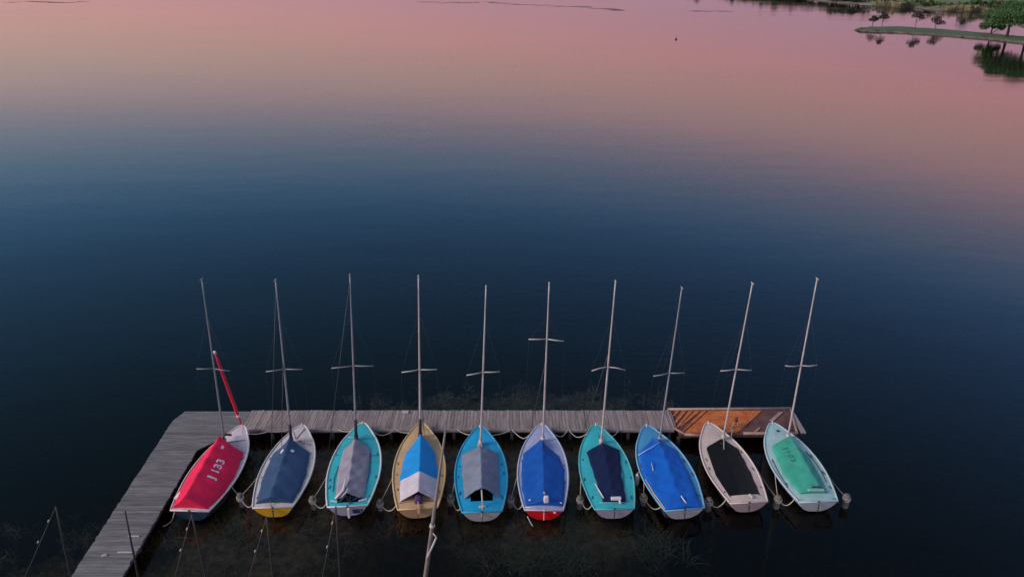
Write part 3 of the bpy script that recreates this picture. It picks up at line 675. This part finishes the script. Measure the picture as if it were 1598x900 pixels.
cfgs = {
1: dict(k=0.98, label='white dinghy with crimson tent cover numbered J133 and red furled sail, leftmost', deck=(.60, .53, .55), hull=(.035, .07, .10), gun=(.62, .55, .56), transom=(.02, .05, .085), cover=[(.72, .014, .075)],
   L=[(-0.3, 3.64), (-0.78, 3.20), (-0.87, 2.06), (-0.80, 0.77), (-0.60, 0.09)], R=[(-0.3, 3.64), (0.67, 3.22), (0.85, 1.96), (0.83, 0.86), (0.58, 0.13)], ridge=[(-0.3, 3.64), (-0.16, 0.05)], h=(.40, .52, -.02), flap=1, mast=mast_dull, p=.95,
   text=('J 133', (.37, 1.30), (.35, 2.34), .36, white_txt), patch=[(.02, 2.95, .05, .09, 0), (-.72, .62, .11, .14, .3)], wr=1.0,
   extra=[forestay_sail, tubex('mast_collar', [(-.30, 3.66, .95), (-.25, 3.60, 1.05), (-.30, 3.9, 1.02), (-.12, 4.05, .9)], .05, mat('dark_red_strap', (.12, .01, .02))), coam([(-.25, 3.75), (.2, 3.85), (.45, 3.95)], wire, .010)]),
2: dict(label='white dinghy with slate navy cover and yellow transom, second from the left', deck=(.56, .51, .49), hull=(.52, .48, .46), transom=(.75, .42, .015), cover=[(.032, .078, .165)],
   L=[(-0.16, 3.66), (-0.72, 2.97), (-0.76, 1.58), (-0.62, 0.30)], R=[(-0.16, 3.66), (0.68, 2.96), (0.80, 1.71), (0.76, 0.82), (0.62, 0.19)], ridge=[(-0.16, 3.66), (-0.11, 0.15)], h=(.22, .36, 0), flap=1, mast=mast_grey, boot=.13, p=1.0, tstain=.05,
   patch=[(-.30, 2.72, .06, .12, .2), (.10, 2.74, .07, .09, 0)], halyard=[(.98, -.75, -.2, .6), (.55, -.3, -.3, .8)], fit=rope_m,
   extra=[coam([(-.02, 3.8), (.18, 4.45)], wire, .012), coam([(-.05, 3.8), (-.25, 4.3)], wire, .009), coam([(.1, 3.7), (.6, 3.45)], mat('pinkish_paint', (.6, .33, .26)), .03), tubex('tiller_line', [(-.1, .25, .85), (-.06, .02, .62), (.04, -.1, .5), (0, -.12, .1)], .014, wire)]),
3: dict(label='turquoise dinghy with white rim and mauve grey cover, third from the left', deck=(.03, .44, .50), hull=(.50, .50, .52), gun=(.64, .64, .62), transom=(.42, .42, .48), cover=[(.27, .26, .31)], stain=.5,
   L=[(-0.12, 3.68), (-0.55, 3.13), (-0.58, 1.72), (-0.44, 0.30)], R=[(-0.12, 3.68), (0.48, 3.1), (0.54, 1.49), (0.52, 0.30)], ridge=[(-0.13, 3.68), (-0.04, 0.25)], h=(.22, .28, 0), p=1.15, wr=1.5, flap=0, mast=mast_grey, boot=.14, cock=(.16, 3.3), cw=None,
   inm=seat_t, halyard=[(.98, -1.0, -.5, .7)],
   extra=[coam([(-.45, 3.9), (-.05, 3.85), (.35, 4.0)], teal_rope, .014), boxx('seat_board', (.50, .27, .60), (.30, .06, .04), .4, white_m), boxx('seat_board', (-.5, .27, .60), (.26, .05, .04), -.4, white_m),
     tubex('rolled_sheet', [(-.45, .28, .70), (-.2, .5, .86), (-.14, 1.0, .98)], .045, white_m), tubex('loose_line', [(-.3, .15, .66), (-.05, .35, .80), (.05, .05, .66), (.1, .4, .8)], .03, dark_spar),
     tubex('loose_line', [(.1, .18, .64), (.35, .35, .68), (.5, .3, .66)], .028, navy_m), boxx('transom_emblem', (.30, -.03, .36), (.26, .03, .15), 0, navy_m), boxx('transom_emblem', (.48, -.025, .40), (.06, .03, .10), 0, navy_m),
     boxx('rudder_head', (.04, -.09, .36), (.08, .1, .4), 0, white_m), coam([(.53, 1.1), (.60, 1.8), (.56, 2.3), (.52, 2.9)], wire, .010), coam([(-.62, .8), (-.68, 1.5), (-.62, 2.2)], wire, .010), coam([(.5, 2.75), (.85, 2.75)], wire, .010)]),
4: dict(label='tan dinghy with bright blue and white cover, fourth from the left', deck=(.56, .36, .17), hull=(.50, .33, .16), gun=(.60, .42, .22), transom=(.54, .35, .17), cover=[(.008, .25, .62), (.52, .49, .54)],
   L=[(0.04, 4.06), (-0.56, 3.02), (-0.69, 1.71), (-0.62, 0.36)], R=[(0.04, 4.06), (0.56, 3.13), (0.69, 1.74), (0.59, 0.36)], ridge=[(0.04, 4.06), (0.04, 0.37)], h=(.36, .40, .0), flap=0, mast=mast_pale, boot=.13, split=1.46, cock=(.62, 3.9), scal=.0,
   inm=mat('tan_floor', (.36, .23, .11), .7, stain=.4), depth=.22, halyard=[(.62, .16, .1, .8), (.60, .1, .45, .8)], wr=.6, 
   extra=[boxx('motor_cover', (.02, .33, .72), (.30, .34, .30), 0, purple_m, .7), boxx('motor_leg', (.06, -.06, .56), (.14, .16, .3), 0, tan_w, .8), tubex('tiller', [(.02, .2, .72), (.05, -.05, .66)], .03, tan_w), coam([(-.66, .30), (0, .36), (.66, .30)], wire, .012)]),
5: dict(label='sky blue dinghy with grey tent cover open over its dark cockpit, fifth from the left', deck=(.005, .32, .58), hull=(.42, .42, .42), gun=(.03, .32, .50), transom=(.44, .43, .42), cover=[(.17, .205, .27)],
   L=[(-0.72, 3.13), (-0.69, 2.0), (-0.60, 0.66)], R=[(0.66, 3.09), (0.64, 1.93), (0.60, 0.66)], ridge=[(0.0, 3.42), (0.01, 0.6)], h=(.38, .34, -.02), p=1.12, wr=1.5, flap=0, mast=mast_pale, cock=(.52, 2.9), cw=.40, scal=.22,
   extra=[tubex('boom', [(0, 3.3, .90), (.0, 1.0, .90), (.02, .12, .92)], .03, mast_pale), tubex('tiller_line', [(.02, .35, .9), (.02, .1, .64), (-.02, -.08, .4)], .02, rope_m), boxx('outboard_clamp', (.02, .2, .63), (.26, .09, .06), 0, rope_m), boxx('block', (-.05, 3.55, .80), (.12, .16, .14), 0, rope_m),
     tubex('mast_foot_line', [(-.1, 3.5, .75), (0, 3.62, .9), (.1, 3.3, .8)], .02, rope_m)]),
6: dict(k=0.97, label='pale lavender dinghy with royal blue cover and red transom, sixth from the left', deck=(.34, .38, .56), hull=(.42, .46, .55), gun=(.40, .46, .60), transom=(.72, .004, .006), cover=[(.003, .085, .38)], stain=.15, tstain=.03,
   L=[(-0.08, 3.79), (-0.74, 3.07), (-0.80, 2.05), (-0.76, 0.99), (-0.62, 0.19)], R=[(-0.08, 3.79), (0.60, 2.94), (0.79, 2.23), (0.77, 1.16), (0.66, 0.19)], ridge=[(-0.0, 3.79), (0.01, 0.15)], h=(.16, .26, 0), p=1.4, flap=1, mast=mast_pale,
   patch=[(-.5, .40, .04, .05, 0), (.02, .55, .03, .07, 0), (.6, .3, .04, .05, 0)], halyard=[(.55, -.55, .4, .6)], rudm=white_m,
   extra=[boxx('fuel_can', (.08, .25, .86), (.20, .16, .26), .1, white_m, .8), boxx('transom_vent', (.38, -.02, .5), (.10, .03, .05), 0, white_m), coam([(-.72, .12), (.72, .12)], white_m, .02)]),
7: dict(label='turquoise dinghy with narrow flat dark navy cover, seventh from the left', deck=(.03, .44, .48), hull=(.36, .42, .42), gun=(.10, .42, .46), transom=(.38, .37, .42), cover=[(.003, .012, .055)], stain=.45, gr=.03,
   L=[(0.1, 3.58), (-0.58, 3.14), (-0.35, 0.37)], R=[(0.1, 3.58), (0.71, 3.21), (0.52, 1.8), (0.46, 0.30)], ridge=[(0.1, 3.58), (0.03, 0.33)], h=(.06, .14, 0), p=1.3, flap=1, mast=mast_pale, inm=seat_t, arc=.10, halyard=[(.6, -.6, .8, .8)],
   extra=[boxx('folded_cloth', (.10, .34, .76), (.36, .12, .10), 0, white_m), boxx('folded_cloth', (.22, .24, .70), (.06, .18, .06), .1, white_m), tubex('oar', [(-.32, .45, .70), (-.52, 1.25, .70)], .022, white_m), coam([(.5, 1.0), (.62, 1.8), (.6, 2.5)], wire, .010), coam([(-.5, .3), (.5, .3)], teal_rope, .015), tubex('bow_line', [(.02, 3.7, .8), (.0, 4.0, .84), (.12, 4.05, .84), (.1, 3.7, .8)], .014, dark_spar)]),
8: dict(k=1.03, label='blue dinghy almost wholly under a bright royal blue cover, eighth from the left', deck=(.05, .27, .50), hull=(.46, .48, .50), gun=(.16, .40, .58), transom=(.50, .49, .48), cover=[(.003, .115, .52)], stain=.4,
   L=[(-0.0, 3.9), (-0.74, 3.19), (-0.93, 1.96), (-0.69, 0.02)], R=[(-0.0, 3.9), (0.72, 3.18), (0.75, 1.8), (0.73, 1.42), (0.60, -0.0)], ridge=[(0.17, 3.88), (-0.06, -0.12)], h=(.06, .16, 0), p=1.5, flap=1, mast=mast_grey, wr=1.3,
   extra=[tubex('cover_cord', [(-.85, 2.95, .78), (-.2, 3.25, .90), (.15, 3.45, .93)], .012, white_m), tubex('batten', [(.10, .12, .70), (.02, .5, .76)], .022, white_m), tubex('batten', [(-.55, 2.0, .76), (-.5, 2.4, .80)], .012, white_m), tubex('edge_strip', [(-.70, .05, .64), (-.84, .9, .62), (-.92, 1.7, .62)], .022, rope_m)]),
9: dict(k=0.97, label='beige pink dinghy with a sunken black cockpit cover, ninth from the left', deck=(.56, .45, .40), hull=(.48, .40, .38), gun=(.60, .50, .46), transom=(.47, .37, .36), cover=[(.005, .006, .008)],
   L=[(0.22, 3.55), (-0.55, 3.11), (-0.69, 1.5), (-0.57, 0.30)], R=[(0.22, 3.55), (0.66, 2.94), (0.64, 1.59), (0.52, 0.30)], ridge=[(0.20, 3.55), (-0.07, 0.2)], h=(-.30, -.08, 0), p=.45, flap=0, inset=-.01, depth=.5, mast=mast_pale, stain=.3,
   extra=[tubex('mast_foot_line', [(.2, 3.5, .74), (.05, 3.25, .62), (-.15, 3.1, .64), (-.3, 2.98, .62)], .022, rope_m), tubex('halyard_fall', [(.26, 3.5, .9), (.12, 3.0, .62)], .015, rope_m), boxx('cleat', (.14, .22, .68), (.07, .2, .07), .25, rope_m), boxx('drain_plug', (.02, -.04, .36), (.06, .04, .05), 0, dark_spar), tubex('cord', [(.30, 3.6, 1.0), (.9, 4.1, .75)], .012, rope_m)]),
10: dict(label='pale aqua dinghy with green cover numbered J103, rightmost of the row', deck=(.34, .54, .54), hull=(.42, .50, .52), gun=(.42, .54, .57), transom=(.46, .50, .50), cover=[(.045, .34, .245)], stain=.35,
   L=[(0.28, 3.6), (-0.56, 3.09), (-0.69, 1.49), (-0.52, 0.40)], R=[(0.28, 3.55), (0.62, 2.43), (0.58, 1.31), (0.46, 0.42)], ridge=[(0.28, 3.55), (0.26, 0.50)], h=(.10, .24, 0), p=.9, flap=1, mast=mast_pale, arc=-.06, wr=.8,
   text=('J103', (-.24, 2.80), (-.20, 2.00), .25, faded),
   extra=[boxx('thwart', (.06, .42, .76), (.60, .10, .05), -.05, mat('pale_green_wood', (.22, .46, .42)), .95), boxx('thwart_slot', (.12, .54, .80), (.34, .05, .03), -.05, dark_spar), boxx('deck_hatch', (0.02, 4.0, .80), (.10, .10, .04), 0, wire), coam([(-.70, .12), (.70, .12)], wire, .012),
     coam([(.72, 1.0), (.78, 1.6), (.78, 2.2), (.68, 2.8)], wire, .012), coam([(-.80, .8), (-.84, 1.6), (-.80, 2.4)], wire, .012)]),
}
cfgs[3].pop('cw')
PX = [((378,664),(264.4,796.7),(327.8,798.9),(351,693),(315,437),((307,575),(360,577))),
((471,663),(392,793),(459,792),(455,692),(430,438),((416,578),(472,575.5))),
((565.5,660),(509,792),(575.5,789),(556,688),(546,430),((518,572),(583,571))),
((657,660),(619,795.5),(684.5,793),(656,684),(653,432),((627,578.5),(682,576.5))),
((749,665.5),(720,799.5),(784.5,799),(750,695),(758.5,448),((728,583.5),(780,579.5))),
((845.5,662),(816.7,796.7),(880.7,796.7),(847,690),(857,443),((825,528.5),(880,531))),
((930,663),(926.7,795.5),(991,794.4),(938,693),(960.5,440),((923,577),(976,577))),
((1009,664.4),(1037.8,797.8),(1099,793),(1029,690),(1064,450),((1018,584),(1069,582))),
((1105.5,660),(1141,786.7),(1196.7,783),(1128,686),(1174,443),((1123,576.5),(1173,577.5))),
((1205.5,660),(1246.7,784.4),(1307.8,783),(1229,685),(1275,436),((1224,569),(1275,569)))]
for i, p_ in enumerate(PX): boat(i + 1, *p_, cfgs[i + 1])

# ---------------------------------------------------------------- mooring piles between the sterns
pile_m = mat('pile_wood', (.09, .08, .065), .9, col2=(.20, .18, .15), scale=5, stretch=(3, 3, .6), stain=.4)
def rope(pts, label, r_=.017, sag=.0, m=rope_m, name='mooring_rope', group=None):
    pts = [Vector(p) for p in pts]; o = []
    for i in range(len(pts) - 1):
        for q in range(8):
            u = q / 8; p = pts[i].lerp(pts[i + 1], u); p.z -= sag * 4 * u * (1 - u); o.append(p)
    o.append(pts[-1]); c = o[0].copy(); b = MB(); b.tube([p - c for p in o], r_, 6); return tag(b.build(name, m, loc=c), label, 'rope', group)
NM = ['crimson-covered boat', 'yellow-transomed boat', 'mauve-covered turquoise boat', 'tan boat', 'sky blue boat', 'red-transomed boat', 'navy-covered turquoise boat', 'royal-blue-covered boat', 'beige boat', 'green-covered boat']
piles = [(374, 772), (487, 776), (592, 778), (703, 770), (797, 773), (905, 775), (1005, 769), (1107, 778), (1215, 774), (1322, 773)]
def side(bi, u, s_):
    bw, sl, sr = PX[bi][:3]; Bw = P(*bw, .8); S = (P(*sl, .55) + P(*sr, .55)) / 2; a = math.atan2(Bw.x - S.x, Bw.y - S.y); L = math.hypot(Bw.x - S.x, Bw.y - S.y)
    x, y = s_ * hb(u * L, L, 1), u * L; return Vector((S.x + x * math.cos(a) + y * math.sin(a), S.y - x * math.sin(a) + y * math.cos(a), sheer(y, L) + .02))
for i, (px, py) in enumerate(piles):
    top = P(px, py, .5); lb = f'short weathered mooring pile between the {NM[i]} and the {NM[i+1]}' if i < 9 else 'short weathered mooring pile right of the green-covered boat, last of the row'
    e = empty('mooring_pile', (top.x, top.y, 0), lb, 'mooring pile', 'mooring piles along the sterns'); hgt = rnd.uniform(.42, .58); tl = rnd.gauss(0, .04)
    b = MB(); rp = .115 if i > 5 else .10; b.tube([(tl * 1.5, 0, -3.7), (tl, .01, -.5), (0, 0, hgt - .03), (0, 0, hgt)], [rp * 1.1, rp * 1.05, rp, rp * .82], 10); b.build('post', pile_m, e)
    b = MB()
    for q in range(3): b.tube([((rp + .02) * math.cos(t_) , (rp + .02) * math.sin(t_), hgt - .12 - .05 * q + .015 * math.sin(t_ * 2 + q)) for t_ in [j * .524 for j in range(12)]], .016, 5, closed=True)
    b.build('rope_coil', rope_m, e)
    tp_ = Vector((top.x, top.y, hgt - .14))
    if i == 0: rope([tp_ + Vector((0, .1, 0)), side(0, .28, 1)], 'slack rope from the leftmost mooring pile to the crimson-covered boat', .013, .1)
    else: rope([tp_ + Vector((-.03, .1, 0)), side(i, .36, 1)], f'rope from mooring pile to the right side of the {NM[i]}', .013, .05) if i in (8, 9) else None
    if i < 9:
        rope([tp_ + Vector((.05, -.08, 0)), side(i + 1, .05, -1)], f'slack rope from mooring pile to left stern corner of {NM[i+1]}', .017, .28)
        if i in (0, 1, 2, 3, 4, 5, 6, 8): rope([tp_ + Vector((.02, .1, 0)), side(i + 1, .36, -1)], f'taut rope from mooring pile to left side of {NM[i+1]}', .013, .03)

# ropes from the bows to the jetty edge
E0 = .54
def J(px): q = P(px, 671.5, E0); q.y = 25.235; return q
def bow_rope(bi, s_, px, mid, lb):
    rope([side(bi, .90, s_), mid, J(px)] if mid is not None else [side(bi, .90, s_), J(px)], lb, .02, .06)
bow_rope(0, 1, 452, P(418, 673, .6), 'long pale bow rope from the crimson-covered boat along the jetty edge')
bow_rope(2, -1, 527, None, 'short bow rope left of the mauve-covered turquoise boat')
bow_rope(2, 1, 615, P(596, 679, .55), 'bow rope right of the mauve-covered turquoise boat')
bow_rope(3, -1, 617, P(638, 675, .5), 'bow rope left of the tan boat')
bow_rope(4, -1, 714, None, 'bow rope left of the sky blue boat')
bow_rope(4, 1, 797, P(772, 678, .5), 'bow rope right of the sky blue boat')
bow_rope(5, -1, 799, P(817, 684, .42), 'bow rope left of the red-transomed boat')
bow_rope(5, 1, 886, P(876, 681, .42), 'bow rope right of the red-transomed boat')
bow_rope(6, -1, 888, P(901, 682, .42), 'bow rope left of the navy-covered turquoise boat')
bow_rope(6, 1, 966, P(956, 680, .46), 'bow rope right of the navy-covered turquoise boat')
rope([side(8, .80, 1), P(1143, 668, .62)], 'bow rope from the beige boat up to the rusty mooring frame', .018, .03)
rope([side(0, .0, -1) + Vector((.15, -.02, -.1)), P(268, 812, .12), P(254, 821, .0)], 'pale rope trailing into the water from the stern of the crimson-covered boat', .017, .03)
rope([P(823, 805, .25), P(833, 823, -.05)], 'short pale line hanging into the water below the red transom', .02, .02)
fe = empty('fender', P(994, 747, .35), 'white fender hanging at the left side of the royal-blue-covered boat', 'fender')
b = MB(); b.tube([(0, 0, -.28), (0, 0, -.2), (0, 0, .12), (0, 0, .2), (0, 0, .24)], [.03, .09, .09, .05, .02], 10); b.build('body', white_m, fe)
b = MB(); b.tube([(0, 0, .24), (.10, .05, .36)], .012, 5); b.build('lanyard', rope_m, fe)

# ---------------------------------------------------------------- slim poles with stay lines in the foreground
pole_d = mat('pole_dark', (.025, .028, .028), .7); pole_l = mat('stay_line', (.05, .055, .055), .7)
def fpole(tx, ty, bx, by, lb, line=None, m=pole_d, r_=.028, zt=4.0):
    T = P(tx, ty, zt); e = empty('mooring_pole', (T.x, T.y, 0), lb, 'mooring pole', 'slim poles standing in the foreground water'); B = PY(bx, by, T.y)
    k = (T.z + 4.0) / (T.z - B.z); bot = T + (B - T) * k; o = Vector((T.x, T.y, 0))
    b = MB(); b.tube([bot - o, (T + B) / 2 - o, T - o], [r_ * 1.15, r_, r_ * .8], 7); b.build('pole', m, e)
    if line:
        Q = P(*line, 1.6); b = MB(); k2 = T.z / (T.z - Q.z); E2 = T + (Q - T) * k2; b.tube([T - o, E2 - o + Vector((0, 0, -.3))], .011, 5); b.build('stay_line', pole_l, e)
        for u in (.24, .60):
            b = MB(); c = T + (Q - T) * u - o; d_ = (Q - T).normalized() * .07; b.tube([c - d_, c, c + d_], [.01, .026, .01], 7); b.build('float', mast_pale, e)
    return e
fpole(87, 790, 108, 890, 'faint dark pole with a stay line left of the jetty walkway', (42, 880))
fpole(195, 797, 214, 892, 'dark pole without a stay line, in front of the jetty walkway', None)
fpole(299, 802, 314, 868, 'dark pole with a knotted stay line below the crimson-covered boat', (271, 893))
fpole(416, 806, 425, 890, 'dark pole with a knotted stay line below the yellow transom', (387, 893))
fpole(524, 790, 530, 890, 'dark pole with a knotted stay line below the mauve-covered boat', (502, 893))
T = P(695, 672, 7.4); B = PY(664, 898, T.y + .1); k = (T.z + 3.9) / (T.z - B.z); bot = T + (B - T) * k
e = empty('leaning_spar', (bot.x, bot.y, 0), 'tall leaning grey spar rising in front of the tan boat', 'spar'); o = Vector((bot.x, bot.y, 0))
b = MB(); b.tube([bot - o, B - o, T.lerp(B, .5) - o, T - o], [.075, .064, .05, .025], 10); b.build('spar', mat('spar_grey', (.20, .18, .165), .6, var=.25, scale=3, stain=.3), e)
A1, A2 = PY(681, 838, T.y - .25), PY(666, 872, T.y - .3)
b = MB(); b.tube([A1 - o, A2 - o], .028, 7); b.tube([A1 - o, A1 - o + (B - T).normalized() * -.05 + Vector((-.1, .1, 0))], .02, 6); b.tube([A2 - o, A2 - o + Vector((.02, .3, 0))], .02, 6); b.build('bracket', mast_pale, e)
b = MB(); q = T.lerp(B, .62) - o; b.tube([q + Vector((-.02, 0, -.1)), q + Vector((.0, 0, .0))], .072, 8); b.build('band', mast_pale, e)
